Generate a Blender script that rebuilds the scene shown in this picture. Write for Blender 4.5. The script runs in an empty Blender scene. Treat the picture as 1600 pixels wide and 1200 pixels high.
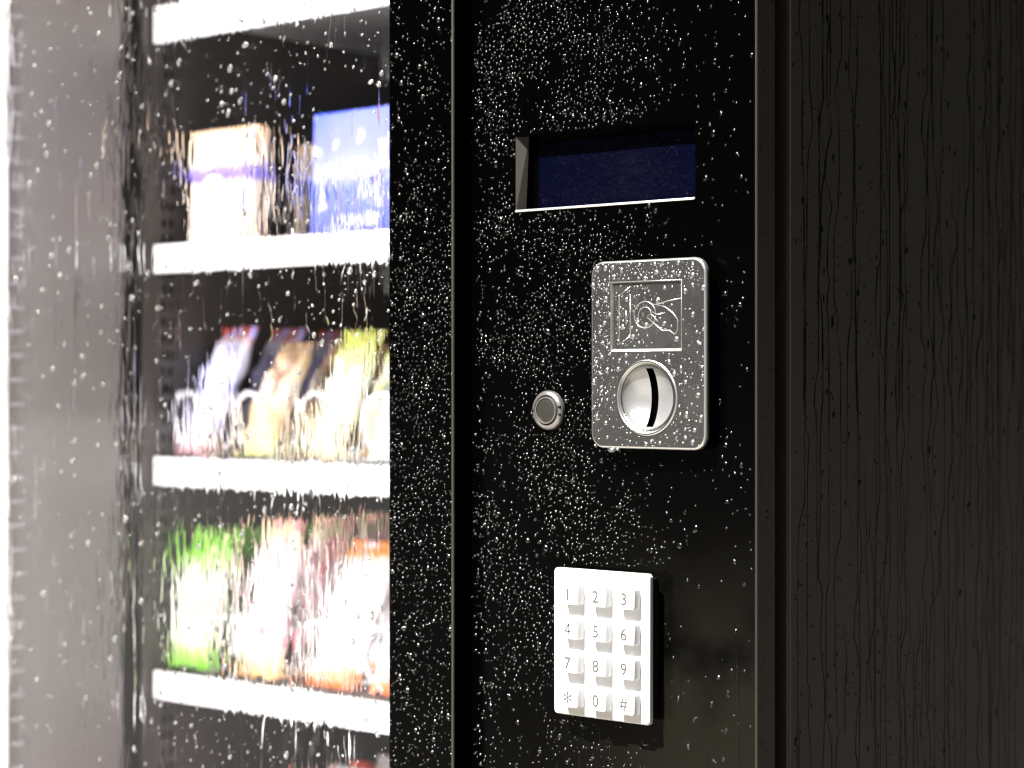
import bpy, bmesh, math, random
import numpy as np
from mathutils import Vector, Matrix

C = bpy.context.scene.collection
SC = bpy.context.scene
R = math.radians

# ------------------------------------------------------------------ camera
TH, DIST = R(40.5), 0.905
cam_d = bpy.data.cameras.new('camera')
cam = bpy.data.objects.new('camera', cam_d)
C.objects.link(cam)
cam.location = (math.sin(TH) * DIST, -math.cos(TH) * DIST, 1.25)
cam.rotation_euler = (R(90), 0, TH)
cam_d.sensor_width = 36
cam_d.lens = 71.7
cam_d.clip_start, cam_d.clip_end = 0.02, 200
cam_d.dof.use_dof = True
cam_d.dof.focus_distance = 0.865
cam_d.dof.aperture_fstop = 8.0
SC.camera = cam

# ------------------------------------------------------------------ light
SUN_DIR = Vector((-0.15, -1.0, 1.25)).normalized()      # towards the sun
W = bpy.data.worlds.new('World')
SC.world = W
W.use_nodes = True
wn = W.node_tree
bg = wn.nodes['Background']
sky = wn.nodes.new('ShaderNodeTexSky')
sky.sky_type = 'NISHITA'
sky.sun_disc = False
sky.sun_elevation = math.asin(SUN_DIR.z)
sky.sun_rotation = math.pi + 0.149
hs = wn.nodes.new('ShaderNodeHueSaturation')
hs.inputs['Saturation'].default_value = 0.25
tint = wn.nodes.new('ShaderNodeMix')
tint.data_type = 'RGBA'
tint.blend_type = 'MULTIPLY'
tint.inputs[0].default_value = 1.0
tint.inputs[7].default_value = (1.0, 0.93, 0.82, 1)
wn.links.new(sky.outputs[0], hs.inputs['Color'])
wn.links.new(hs.outputs[0], tint.inputs[6])
wn.links.new(tint.outputs[2], bg.inputs['Color'])
bg.inputs['Strength'].default_value = 0.002
sun_d = bpy.data.lights.new('sun', 'SUN')
sun_d.energy = 5.0
sun_d.angle = R(0.5)
sun_d.color = (1.0, 0.97, 0.93)
sun = bpy.data.objects.new('sun', sun_d)
C.objects.link(sun)
sun.rotation_euler = SUN_DIR.to_track_quat('Z', 'Y').to_euler()
LED = 26.0

vs = SC.view_settings
vs.view_transform, vs.look, vs.exposure, vs.gamma = 'Standard', 'None', 2.4, 1
cy = SC.cycles
cy.max_bounces = 12
cy.transmission_bounces = 12
cy.transparent_max_bounces = 12
cy.glossy_bounces = 4
cy.diffuse_bounces = 4
cy.caustics_reflective = False
cy.caustics_refractive = False
cy.sample_clamp_indirect = 1.5
cy.use_denoising = True
cy.use_adaptive_sampling = False
cy.pixel_filter_type = 'BLACKMAN_HARRIS'
cy.filter_width = 1.3

# ------------------------------------------------------------------ helpers
def mat(name, color, rough=0.5, metal=0.0, spec=0.5, ior=None, trans=0.0, emit=None, es=0.0,
        bump=None, coat=0.0):
    m = bpy.data.materials.new(name)
    m.use_nodes = True
    p = m.node_tree.nodes['Principled BSDF']
    p.inputs['Base Color'].default_value = (*color, 1)
    p.inputs['Roughness'].default_value = rough
    p.inputs['Metallic'].default_value = metal
    p.inputs['Specular IOR Level'].default_value = spec
    if ior:
        p.inputs['IOR'].default_value = ior
    p.inputs['Transmission Weight'].default_value = trans
    p.inputs['Coat Weight'].default_value = coat
    if emit:
        p.inputs['Emission Color'].default_value = (*emit, 1)
        p.inputs['Emission Strength'].default_value = es
    if bump:
        scale, strength, dist = bump
        nt = m.node_tree
        tc = nt.nodes.new('ShaderNodeTexCoord')
        n = nt.nodes.new('ShaderNodeTexNoise')
        n.inputs['Scale'].default_value = scale
        n.inputs['Detail'].default_value = 3
        b = nt.nodes.new('ShaderNodeBump')
        b.inputs['Strength'].default_value = strength
        b.inputs['Distance'].default_value = dist
        nt.links.new(tc.outputs['Object'], n.inputs['Vector'])
        nt.links.new(n.outputs['Fac'], b.inputs['Height'])
        nt.links.new(b.outputs[0], p.inputs['Normal'])
    return m

def nodes_of(m):
    return m.node_tree, m.node_tree.nodes['Principled BSDF']

def link(name, me, parent=None, m=None):
    o = bpy.data.objects.new(name, me)
    C.objects.link(o)
    if m is not None:
        for x in (m if isinstance(m, (list, tuple)) else [m]):
            me.materials.append(x)
    if parent is not None:
        o.parent = parent
    return o

def from_bm(name, bm, m, parent=None):
    me = bpy.data.meshes.new(name)
    bm.to_mesh(me)
    bm.free()
    return link(name, me, parent, m)

def thing(name, label, cat, loc=(0, 0, 0), group=None):
    o = bpy.data.objects.new(name, None)
    C.objects.link(o)
    o.location = loc
    o['label'], o['category'] = label, cat
    if group:
        o['group'] = group
    return o

def box(bm, x0, x1, y0, y1, z0, z1, bev=0.0, seg=3, mi=0):
    r = bmesh.ops.create_cube(bm, size=1)
    vs_ = r['verts']
    for v in vs_:
        v.co = Vector((x0 + (v.co.x + .5) * (x1 - x0), y0 + (v.co.y + .5) * (y1 - y0), z0 + (v.co.z + .5) * (z1 - z0)))
    fs = set(f for v in vs_ for f in v.link_faces)
    if bev > 0:
        es = list(set(e for v in vs_ for e in v.link_edges))
        br = bmesh.ops.bevel(bm, geom=es, offset=bev, segments=seg, profile=0.5, affect='EDGES')
        fs = set(br['faces']) | set(f for f in fs if f.is_valid)
        for f in fs:
            n = f.normal
            f.normal_update()
            f.smooth = max(abs(f.normal.x), abs(f.normal.y), abs(f.normal.z)) < 0.9999
    for f in fs:
        f.material_index = mi
    return fs

def boxobj(name, m, parent, *a, **k):
    bm = bmesh.new()
    box(bm, *a, **k)
    return from_bm(name, bm, m, parent)

def rrect(x0, x1, z0, z1, r, n=8):
    pts = []
    for cx, cz, a0 in ((x1 - r, z1 - r, 0), (x0 + r, z1 - r, 90), (x0 + r, z0 + r, 180), (x1 - r, z0 + r, 270)):
        for i in range(n + 1):
            a = R(a0 + 90 * i / n)
            pts.append((cx + r * math.cos(a), cz + r * math.sin(a)))
    return pts

def circle(cx, cz, r, n=64):
    return [(cx + r * math.cos(2 * math.pi * i / n), cz + r * math.sin(2 * math.pi * i / n)) for i in range(n)]

def loft(bm, loops, smooth=True, mi=0):
    """loops: lists of 3D points of equal length, joined in order"""
    vl = [[bm.verts.new(p) for p in lp] for lp in loops]
    for a, b in zip(vl, vl[1:]):
        n = len(a)
        for i in range(n):
            f = bm.faces.new((a[i], a[(i + 1) % n], b[(i + 1) % n], b[i]))
            f.smooth = smooth
            f.material_index = mi
    return vl

def fill(bm, loops3, mi=0):
    """planar face with holes between closed 3D loops (vert lists), facing -Y"""
    es = []
    for vl in loops3:
        for i in range(len(vl)):
            a, b = vl[i], vl[(i + 1) % len(vl)]
            e = bm.edges.get((a, b)) or bm.edges.new((a, b))
            es.append(e)
    r = bmesh.ops.triangle_fill(bm, use_beauty=True, edges=es, normal=(0, -1, 0))
    for g in r['geom']:
        if isinstance(g, bmesh.types.BMFace):
            g.normal_update()
            if g.normal.y > 0:
                g.normal_flip()
            g.smooth = False
            g.material_index = mi

def inset(pts, d, cx, cz):
    """inset a convex-ish loop by d along its averaged normals"""
    out = []
    n = len(pts)
    for i in range(n):
        p0, p1, p2 = pts[i - 1], pts[i], pts[(i + 1) % n]
        tx, tz = p2[0] - p0[0], p2[1] - p0[1]
        l = math.hypot(tx, tz) or 1
        out.append((p1[0] - tz / l * d, p1[1] + tx / l * d))
    return out

def solid_plate(bm, outer, yf, yb, rad, holes=(), seg=6, mi=0):
    """plate with a rounded front rim; outer runs counter-clockwise seen from -Y; holes = loops (their verts returned)"""
    loops = [[(x, yb, z) for x, z in outer]]
    for i in range(seg + 1):
        a = R(90 * i / seg)
        ins = inset(outer, rad * (1 - math.cos(a)), 0, 0)
        loops.append([(x, yf + rad * (1 - math.sin(a)), z) for x, z in ins])
    vl = loft(bm, loops, True, mi)
    hv = [[bm.verts.new((x, yf, z)) for x, z in h] for h in holes]
    fill(bm, [vl[-1]] + hv, mi)
    return hv

def tube(bm, pts, rad, n=6, closed=False, mi=0):
    pts = [Vector(p) for p in pts]
    rings = []
    for i, p in enumerate(pts):
        a = pts[i - 1] if (i > 0 or closed) else pts[i]
        b = pts[(i + 1) % len(pts)] if (i < len(pts) - 1 or closed) else pts[i]
        t = (b - a).normalized()
        u = t.cross(Vector((0.13, 0.97, 0.21))).normalized()
        v = t.cross(u)
        rings.append([bm.verts.new(p + rad * (math.cos(2 * math.pi * k / n) * u + math.sin(2 * math.pi * k / n) * v)) for k in range(n)])
    rr = list(zip(rings, rings[1:])) + ([(rings[-1], rings[0])] if closed else [])
    for a, b in rr:
        for k in range(n):
            f = bm.faces.new((a[k], a[(k + 1) % n], b[(k + 1) % n], b[k]))
            f.smooth = True
            f.material_index = mi
    if not closed:
        bm.faces.new(rings[0][::-1]).material_index = mi
        bm.faces.new(rings[-1]).material_index = mi

def repaint(o, mats, rule):
    o.data.materials.clear()
    for m in mats:
        o.data.materials.append(m)
    for p in o.data.polygons:
        p.material_index = rule(p.normal, p.center)
    return o

def np_mesh(name, verts, quads, m, parent=None, smooth=True):
    me = bpy.data.meshes.new(name)
    nv, nf = len(verts), len(quads)
    me.vertices.add(nv)
    me.vertices.foreach_set('co', np.asarray(verts, dtype=np.float32).ravel())
    me.loops.add(nf * 4)
    me.loops.foreach_set('vertex_index', np.asarray(quads, dtype=np.int32).ravel())
    me.polygons.add(nf)
    me.polygons.foreach_set('loop_start', np.arange(0, nf * 4, 4, dtype=np.int32))
    me.polygons.foreach_set('use_smooth', np.full(nf, smooth))
    me.update(calc_edges=True)
    return link(name, me, parent, m)

def drops(name, m, origin, e1, e2, nrm, items, nseg=10, closed=False, seed=1, wobble=1.0):
    """items: rows (a, b, ra, rb, h); each a small irregular cap of water lying on the plane"""
    rng = np.random.default_rng(seed)
    it = np.asarray(items, dtype=np.float64)
    n = len(it)
    e1, e2, nrm, origin = (np.array(v, dtype=np.float64) for v in (e1, e2, nrm, origin))
    phis = [90, 62, 36, 14]
    ang = np.arange(nseg) * 2 * np.pi / nseg
    wob = 1 + wobble * 0.16 * rng.standard_normal((n, 1)) * np.cos(ang[None] * 2 + rng.random((n, 1)) * 6.28) \
            + wobble * 0.09 * rng.standard_normal((n, 1)) * np.cos(ang[None] * 3 + rng.random((n, 1)) * 6.28)
    rings = []
    for ph in phis:
        s, c = math.sin(math.radians(ph)), math.cos(math.radians(ph))
        a = it[:, 0:1] + it[:, 2:3] * wob * s * np.cos(ang)[None]
        b = it[:, 1:2] + it[:, 3:4] * wob * s * np.sin(ang)[None] - it[:, 3:4] * 0.12 * c
        h = it[:, 4:5] * c * np.ones_like(a)
        rings.append(np.stack([a, b, h], -1))
    top = np.stack([it[:, 0], it[:, 1] - it[:, 3] * 0.12, it[:, 4]], -1)[:, None, :]
    layers = [top] + rings[::-1]
    if closed:
        layers.append(np.stack([it[:, 0], it[:, 1], np.zeros(n)], -1)[:, None, :])
    V = np.concatenate(layers, 1)                       # n, k, 3
    k = V.shape[1]
    q = []
    def ring(i):
        return 1 + i * nseg
    for j in range(0, nseg, 2):
        q.append([0, 1 + j, 1 + (j + 1) % nseg, 1 + (j + 2) % nseg])
    for i in range(len(phis) - 1):
        for j in range(nseg):
            q.append([ring(i) + j, ring(i + 1) + j, ring(i + 1) + (j + 1) % nseg, ring(i) + (j + 1) % nseg])
    if closed:
        L = ring(len(phis) - 1)
        for j in range(0, nseg, 2):
            q.append([k - 1, L + (j + 2) % nseg, L + (j + 1) % nseg, L + j])
    q = np.array(q)
    Q = (q[None] + (np.arange(n) * k)[:, None, None]).reshape(-1, 4)
    V = V.reshape(-1, 3)
    P = origin + V[:, 0:1] * e1 + V[:, 1:2] * e2 + V[:, 2:3] * nrm
    if np.dot(np.cross(e1, e2), nrm) < 0:
        Q = Q[:, ::-1]
    o = np_mesh(name, P, Q, m)
    return o

def runs(name, m, origin, e1, e2, nrm, paths, nseg=6):
    """paths: lists of (a, b, half_width, height): thin water runs on a plane"""
    e1, e2, nrm, origin = (np.array(v, dtype=np.float64) for v in (e1, e2, nrm, origin))
    VV, QQ, base = [], [], 0
    ang = np.pi * np.arange(nseg + 1) / nseg
    for p in paths:
        p = np.asarray(p)
        a = p[:, 0:1] + p[:, 2:3] * np.cos(ang)[None]
        b = p[:, 1:2] + 0 * a
        h = p[:, 3:4] * np.sin(ang)[None]
        V = np.stack([a, b, h], -1).reshape(-1, 3)
        n = len(p)
        i, j = np.meshgrid(np.arange(n - 1), np.arange(nseg), indexing='ij')
        s = nseg + 1
        Q = np.stack([i * s + j, i * s + j + 1, (i + 1) * s + j + 1, (i + 1) * s + j], -1).reshape(-1, 4) + base
        VV.append(V); QQ.append(Q); base += len(V)
    V = np.concatenate(VV); Q = np.concatenate(QQ)
    P = origin + V[:, 0:1] * e1 + V[:, 1:2] * e2 + V[:, 2:3] * nrm
    if np.dot(np.cross(e1, e2), nrm) < 0:
        Q = Q[:, ::-1]
    return np_mesh(name, P, Q, m)

_rn = np.random.default_rng(7).random((64, 64))
def vnoise(x, z, s):
    x, z = np.asarray(x) / s + 100.3, np.asarray(z) / s + 57.7
    xi, zi = np.floor(x).astype(int), np.floor(z).astype(int)
    fx, fz = x - xi, z - zi
    fx, fz = fx * fx * (3 - 2 * fx), fz * fz * (3 - 2 * fz)
    g = lambda i, j: _rn[i % 64, j % 64]
    return (g(xi, zi) * (1 - fx) + g(xi + 1, zi) * fx) * (1 - fz) + (g(xi, zi + 1) * (1 - fx) + g(xi + 1, zi + 1) * fx) * fz

# ------------------------------------------------------------------ materials
def add_wet_paint(name, base, rough, spec, bscale, bstr):
    """powder-coated sheet with slight unevenness of colour and gloss"""
    m = mat(name, base, rough, 0, spec, bump=(bscale, bstr, 0.0004))
    nt, p = nodes_of(m)
    n = nt.nodes.new('ShaderNodeTexNoise')
    n.inputs['Scale'].default_value = 22
    n.inputs['Detail'].default_value = 6
    tc = nt.nodes.new('ShaderNodeTexCoord')
    mr = nt.nodes.new('ShaderNodeMapRange')
    mr.inputs['To Min'].default_value = rough * 0.7
    mr.inputs['To Max'].default_value = rough * 1.35
    nt.links.new(tc.outputs['Object'], n.inputs['Vector'])
    nt.links.new(n.outputs['Fac'], mr.inputs['Value'])
    nt.links.new(mr.outputs[0], p.inputs['Roughness'])
    return m

M = {}
M['black'] = add_wet_paint('black_paint', (0.0002, 0.0002, 0.0002), 0.2, 0.04, 900, 0.03)
def add_painted_haze(m):
    # brown sunlit haze painted into the lower panel's colour, in a cloudy patch
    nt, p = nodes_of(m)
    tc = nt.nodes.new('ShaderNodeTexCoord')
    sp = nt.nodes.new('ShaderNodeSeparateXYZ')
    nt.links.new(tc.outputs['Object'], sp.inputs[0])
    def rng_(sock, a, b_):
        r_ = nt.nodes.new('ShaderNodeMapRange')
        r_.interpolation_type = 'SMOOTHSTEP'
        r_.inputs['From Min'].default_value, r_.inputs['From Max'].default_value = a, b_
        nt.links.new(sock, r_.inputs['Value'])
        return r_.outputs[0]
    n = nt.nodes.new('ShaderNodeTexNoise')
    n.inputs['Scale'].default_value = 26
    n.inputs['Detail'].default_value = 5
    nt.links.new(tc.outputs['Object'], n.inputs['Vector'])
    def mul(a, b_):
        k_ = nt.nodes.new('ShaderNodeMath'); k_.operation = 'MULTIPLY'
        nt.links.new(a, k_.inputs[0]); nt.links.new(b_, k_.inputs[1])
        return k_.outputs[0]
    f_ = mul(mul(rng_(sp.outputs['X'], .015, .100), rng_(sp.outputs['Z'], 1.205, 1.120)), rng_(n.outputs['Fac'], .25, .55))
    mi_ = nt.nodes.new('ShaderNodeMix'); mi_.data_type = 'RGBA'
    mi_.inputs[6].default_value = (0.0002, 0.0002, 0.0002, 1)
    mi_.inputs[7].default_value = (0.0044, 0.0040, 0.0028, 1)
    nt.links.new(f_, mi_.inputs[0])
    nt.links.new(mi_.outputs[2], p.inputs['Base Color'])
add_painted_haze(M['black'])
M['side'] = add_wet_paint('dark_side_paint', (0.0380, 0.0350, 0.0285), 0.42, 0.25, 500, 0.10)
M['edge'] = mat('edge_glint_paint', (0.022, 0.020, 0.016), 0.35, spec=0.6)  # reflection caught along the bevels, painted into the base colour
M['rubber'] = mat('black_rubber', (0.004, 0.004, 0.004), 0.8, spec=0.1)
M['liner'] = mat('grey_liner', (0.112, 0.101, 0.098), 0.45, 0.0, 0.4)
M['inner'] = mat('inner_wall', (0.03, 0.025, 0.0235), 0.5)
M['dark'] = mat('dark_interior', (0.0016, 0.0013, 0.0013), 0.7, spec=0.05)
M['white'] = mat('white_enamel', (0.8, 0.8, 0.8), 0.35)
M['tray'] = mat('tray_sheet', (0.35, 0.34, 0.33), 0.35, 0.4)
M['coil'] = mat('coil_wire', (0.75, 0.75, 0.76), 0.3, 0.3)
M['led'] = mat('led_diffuser', (0.8, 0.8, 0.8), 0.5, emit=(1.0, 0.97, 0.96), es=LED)
M['led'].cycles.emission_sampling = 'FRONT'
M['led2'] = mat('led_diffuser_right', (0.8, 0.8, 0.8), 0.5, emit=(1.0, 0.97, 0.96), es=LED * 0.5)
M['led2'].cycles.emission_sampling = 'FRONT'
M['glow'] = mat('lamp_cover', (0.35, 0.35, 0.35), 0.5, emit=(1.0, 0.98, 0.97), es=0.06)
M['clip'] = mat('clip_plastic', (0.13, 0.13, 0.13), 0.6)
M['key'] = mat('white_plastic', (0.50, 0.50, 0.505), 0.4, bump=(1500, 0.05, 0.0002))
M['ink'] = mat('grey_ink', (0.055, 0.055, 0.054), 0.6, spec=0.1)
M['steel'] = mat('satin_steel', (0.085, 0.085, 0.084), 0.25, 0.88, bump=(2800, 0.5, 0.0003))
nt, p = nodes_of(M['steel'])
tc = nt.nodes.new('ShaderNodeTexCoord')
n = nt.nodes.new('ShaderNodeTexNoise')
n.inputs['Scale'].default_value = 75
n.inputs['Detail'].default_value = 4
n.inputs['Distortion'].default_value = 0.8
mr = nt.nodes.new('ShaderNodeMapRange')
mr.inputs['From Min'].default_value, mr.inputs['From Max'].default_value = 0.35, 0.65
mr.inputs['To Min'].default_value, mr.inputs['To Max'].default_value = 0.19, 0.32
nt.links.new(tc.outputs['Object'], n.inputs['Vector'])
nt.links.new(n.outputs['Fac'], mr.inputs['Value'])
nt.links.new(mr.outputs[0], p.inputs['Roughness'])
M['slot'] = mat('slot_black', (0.0003, 0.0003, 0.0003), 0.9, spec=0.0)
M['rim'] = mat('rim_steel', (0.45, 0.45, 0.44), 0.33, 0.9)
M['bright'] = mat('polished_steel', (0.75, 0.74, 0.72), 0.3, 0.8, bump=(1800, 0.1, 0.0002))
M['dish'] = mat('cast_dish', (0.24, 0.24, 0.24), 0.3, 0.6, bump=(700, 0.15, 0.0004))
M['ringm'] = mat('button_ring', (0.22, 0.21, 0.20), 0.3, 0.8, bump=(1800, 0.2, 0.0003))
M['capm'] = mat('button_cap', (0.04, 0.039, 0.035), 0.4, 0.8, bump=(3000, 0.5, 0.0004))
M['frame'] = mat('window_trim', (0.042, 0.039, 0.032), 0.5)
M['water'] = mat('water', (1, 1, 1), 0.15, ior=1.5, trans=1.0)

M['bead'] = mat('fine_bead', (0.0004, 0.0004, 0.0004), 0.25, spec=0.5, ior=1.8)
M['water_glass'] = mat('water_on_glass', (1, 1, 1), 0.24, ior=1.9, trans=1.0)
# water on the metal plate: thin enough that daylight reaches the metal beneath it
mw = mat('thin_water', (1, 1, 1), 0.12, ior=1.4, trans=1.0)
nt, p = nodes_of(mw)
tr = nt.nodes.new('ShaderNodeBsdfTransparent')
mx = nt.nodes.new('ShaderNodeMixShader')
gl = nt.nodes.new('ShaderNodeBsdfGlossy')
gl.inputs['Roughness'].default_value = 0.33
mx.inputs[0].default_value = 0.28
nt.links.new(tr.outputs[0], mx.inputs[1])
nt.links.new(gl.outputs[0], mx.inputs[2])
nt.links.new(mx.outputs[0], nt.nodes['Material Output'].inputs[0])
M['water_thin'] = mw

# water on the side sheet reads dark: a smooth wet film over dark paint
M['wet'] = mat('wet_film', (0.0008, 0.0008, 0.0008), 0.08, ior=1.33, spec=0.4)

# blue display
ms = mat('blue_display', (0.0002, 0.0004, 0.0034), 0.4, spec=0.02)
nt, p = nodes_of(ms)
tc = nt.nodes.new('ShaderNodeTexCoord')
n = nt.nodes.new('ShaderNodeTexNoise')
n.inputs['Scale'].default_value = 260
n.inputs['Detail'].default_value = 6
n.inputs['Distortion'].default_value = 1.5
b = nt.nodes.new('ShaderNodeBump')
b.inputs['Strength'].default_value = 0.5
b.inputs['Distance'].default_value = 0.001
nt.links.new(tc.outputs['Object'], n.inputs['Vector'])
nt.links.new(n.outputs['Fac'], b.inputs['Height'])
nt.links.new(b.outputs[0], p.inputs['Normal'])
M['screen'] = ms

# glass with a film of running water: a vertical, wavering relief on the pane
mg = mat('wet_glass', (1, 1, 1), 0.0, ior=1.45, trans=1.0)
nt, p = nodes_of(mg)
tc = nt.nodes.new('ShaderNodeTexCoord')
mp = nt.nodes.new('ShaderNodeMapping')
mp.inputs['Scale'].default_value = (260, 260, 38)
n = nt.nodes.new('ShaderNodeTexNoise')
n.inputs['Scale'].default_value = 1
n.inputs['Detail'].default_value = 0.5
n.inputs['Distortion'].default_value = 0.9
mp2 = nt.nodes.new('ShaderNodeMapping')
mp2.inputs['Scale'].default_value = (22, 22, 9)
n2 = nt.nodes.new('ShaderNodeTexNoise')
n2.inputs['Scale'].default_value = 1
mr = nt.nodes.new('ShaderNodeMapRange')
mr.inputs['From Min'].default_value = 0.47
mr.inputs['From Max'].default_value = 0.66
mul = nt.nodes.new('ShaderNodeMath')
mul.operation = 'MULTIPLY'
b = nt.nodes.new('ShaderNodeBump')
b.inputs['Strength'].default_value = 1.0
b.inputs['Distance'].default_value = 0.00010
nt.links.new(tc.outputs['Object'], mp.inputs['Vector'])
nt.links.new(tc.outputs['Object'], mp2.inputs['Vector'])
nt.links.new(mp.outputs[0], n.inputs['Vector'])
nt.links.new(mp2.outputs[0], n2.inputs['Vector'])
nt.links.new(n2.outputs['Fac'], mr.inputs['Value'])
ms_ = nt.nodes.new('ShaderNodeMapRange')
ms_.interpolation_type = 'SMOOTHERSTEP'
ms_.inputs['From Min'].default_value = 0.46
ms_.inputs['From Max'].default_value = 0.66
nt.links.new(n.outputs['Fac'], ms_.inputs['Value'])
nt.links.new(ms_.outputs[0], mul.inputs[0])
nt.links.new(mr.outputs[0], mul.inputs[1])
nt.links.new(mul.outputs[0], b.inputs['Height'])
nt.links.new(b.outputs[0], p.inputs['Normal'])
M['glass'] = mg

# ------------------------------------------------------------------ ground
ma = mat('asphalt', (0.03, 0.029, 0.028), 0.8, bump=(300, .5, .004))
mpv = mat('bounce_paving', (0.34, 0.32, 0.275), 0.8, bump=(120, .4, .003))
bm = bmesh.new()
v = [bm.verts.new(p_) for p_ in ((-60, -60, -.004), (60, -60, -.004), (60, 60, -.004), (-60, 60, -.004))]
bm.faces.new(v)
o = from_bm('asphalt_ground', bm, ma); o['kind'] = 'structure'
bm = bmesh.new()  # unseen pale ground, added and sized for its fill light and reflection
v = [bm.verts.new(p_) for p_ in ((-4.0, -8, 0), (0.9, -8, 0), (0.9, 1.5, 0), (-4.0, 1.5, 0))]
bm.faces.new(v)
o = from_bm('bounce_pavement', bm, mpv); o['kind'] = 'structure'

# ------------------------------------------------------------------ the machine
VM = thing('vending_machine', 'black vending machine with lit glass front, coin slot plate and white keypad, wet with rain', 'vending machine')
XL, XR = -0.440, 0.1295           # outer left and right of the cabinet
ZB, ZT = 0.04, 1.83
GX0, GX1 = -0.402, -0.0654        # glass opening
SY = -0.011                       # face of the raised strip round the glass
FY = 0.0132                       # back of the door
CY = 0.0237                       # front of the cabinet shell

# cabinet shell: outer right side, left side, top, bottom, back
bm = bmesh.new()
box(bm, XR - 0.020, XR, CY, 0.72, ZB, ZT, 0.0016, 4)
o = from_bm('side_panel', bm, M['side'], VM)
repaint(o, [M['side'], M['edge']], lambda n, c: 1 if (.15 < n.x < .97 and n.y < -.15) else 0)
boxobj('side_panel', M['side'], VM, XL, XL + 0.020, CY, 0.72, ZB, ZT, bev=0.0016)
boxobj('roof_panel', M['side'], VM, XL + 0.0205, XR - 0.0205, CY + .001, 0.719, ZT - 0.03, ZT - 0.001)
boxobj('base_panel', M['side'], VM, XL + 0.0205, XR - 0.0205, CY + .001, 0.719, ZB + 0.001, ZB + 0.05)
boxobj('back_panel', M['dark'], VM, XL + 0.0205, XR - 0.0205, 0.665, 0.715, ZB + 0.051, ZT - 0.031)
for sx, sy in ((XL + .03, .05), (XR - .03, .05), (XL + .03, .66), (XR - .03, .66)):
    bm = bmesh.new()
    tube(bm, [(sx, sy, 0.0), (sx, sy, 0.012), (sx, sy, 0.0399)], 0.018, 16)
    from_bm('foot', bm, M['rubber'], VM)
# rubber gasket in the gap between door and cabinet
boxobj('gasket', M['rubber'], VM, XR - 0.016, XR - 0.011, FY + 0.0003, CY - 0.0003, ZB + .01, ZT - .01)

# control door panel, with a real opening for the display
DX0, DX1, DZ0, DZ1 = 0.0022, 0.0993, 1.3262, 1.3594
bm = bmesh.new()
hv = solid_plate(bm, rrect(-0.0400, XR, ZB + .003, ZT - .003, 0.002, 4), 0.0, FY, 0.0009,
                 holes=[[(DX0, DZ0), (DX1, DZ0), (DX1, DZ1), (DX0, DZ1)]])
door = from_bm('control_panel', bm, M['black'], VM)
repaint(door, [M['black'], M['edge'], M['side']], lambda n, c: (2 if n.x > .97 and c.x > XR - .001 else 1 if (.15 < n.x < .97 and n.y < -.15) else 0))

# raised strip and frame round the glass
def rframe(name, x0, x1, z0, z1):
    bm = bmesh.new()
    box(bm, x0, x1, SY, -0.0003 if x0 > -.07 else FY, z0, z1, 0.0009, 3)
    o = from_bm(name, bm, M['black'], VM)
    return repaint(o, [M['black'], M['edge']], lambda n, c: 1 if (.15 < n.x < .97 and n.y < -.15) else 0)
rframe('frame_strip', GX1, -0.0253, ZB + .004, ZT - .004)
rframe('frame_strip', XL, GX0, ZB + .004, ZT - .004)
rframe('frame_strip', GX0 + .0002, GX1 - .0002, 1.70, ZT - .0045)
rframe('frame_strip', GX0 + .0002, GX1 - .0002, ZB + .0045, 0.55)

# glass pane
boxobj('glass_pane', M['glass'], VM, GX0 + 0.0004, GX1 - 0.0004, SY + 0.0015, SY + 0.0055, 0.5505, 1.6995)

# inside: the door liner (grey), light strips with clips, the cabinet walls
boxobj('door_liner', M['liner'], VM, -0.4045, -0.4022, FY + .0003, 0.1065, 0.552, 1.698)
boxobj('gasket', M['rubber'], VM, -0.4180, -0.4046, 0.108, 0.122, 0.552, 1.698, bev=0.003)
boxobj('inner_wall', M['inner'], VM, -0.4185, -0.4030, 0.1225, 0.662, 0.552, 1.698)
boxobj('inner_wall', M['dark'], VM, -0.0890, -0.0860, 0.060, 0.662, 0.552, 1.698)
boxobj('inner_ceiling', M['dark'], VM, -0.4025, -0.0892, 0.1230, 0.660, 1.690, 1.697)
def strip(x0, x1, y0, y1, s):
    ls = bpy.data.objects.new('light_strip', None)
    C.objects.link(ls); ls.parent = VM
    boxobj('channel', M['white'], ls, x0, x1, y0, y1, 0.552, 1.698)
    bm = bmesh.new()
    xx = (x1 + .0004) if s > 0 else (x0 - .0004)
    prof_ = [(xx + .0050, y0 + .0005), (xx, y1 + .0006)] if s > 0 else [(xx, y0 + .0005), (xx, y1 - .0005)]
    rows = [[bm.verts.new((px_, py_, .553 + 1.144 * k_ / 70)) for px_, py_ in prof_] for k_ in range(71)]
    for ra_, rb_ in zip(rows, rows[1:]):
        q_ = (ra_[0], ra_[1], rb_[1], rb_[0])
        bm.faces.new(q_ if s > 0 else q_[::-1])
    from_bm('diffuser', bm, M['led'] if s > 0 else M['led2'], ls)
strip(-0.4020, -0.3988, -0.0035, 0.0060, 1)
boxobj('lamp_cover', M['glow'], VM, -0.4021, -0.4003, 0.0070, 0.0222, 0.552, 1.698, bev=0.0006)
bm = bmesh.new()
z = 0.56
while z < 1.69:
    box(bm, -0.4020, -0.4010, 0.0223, 0.0340, z, z + 0.0030, 0.0004, 2)
    z += 0.0141
cl = from_bm('clip', bm, M['clip'], VM)
cl['kind'] = 'stuff'
strip(-0.0700, -0.0682, 0.0010, 0.0190, -1)

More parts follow.
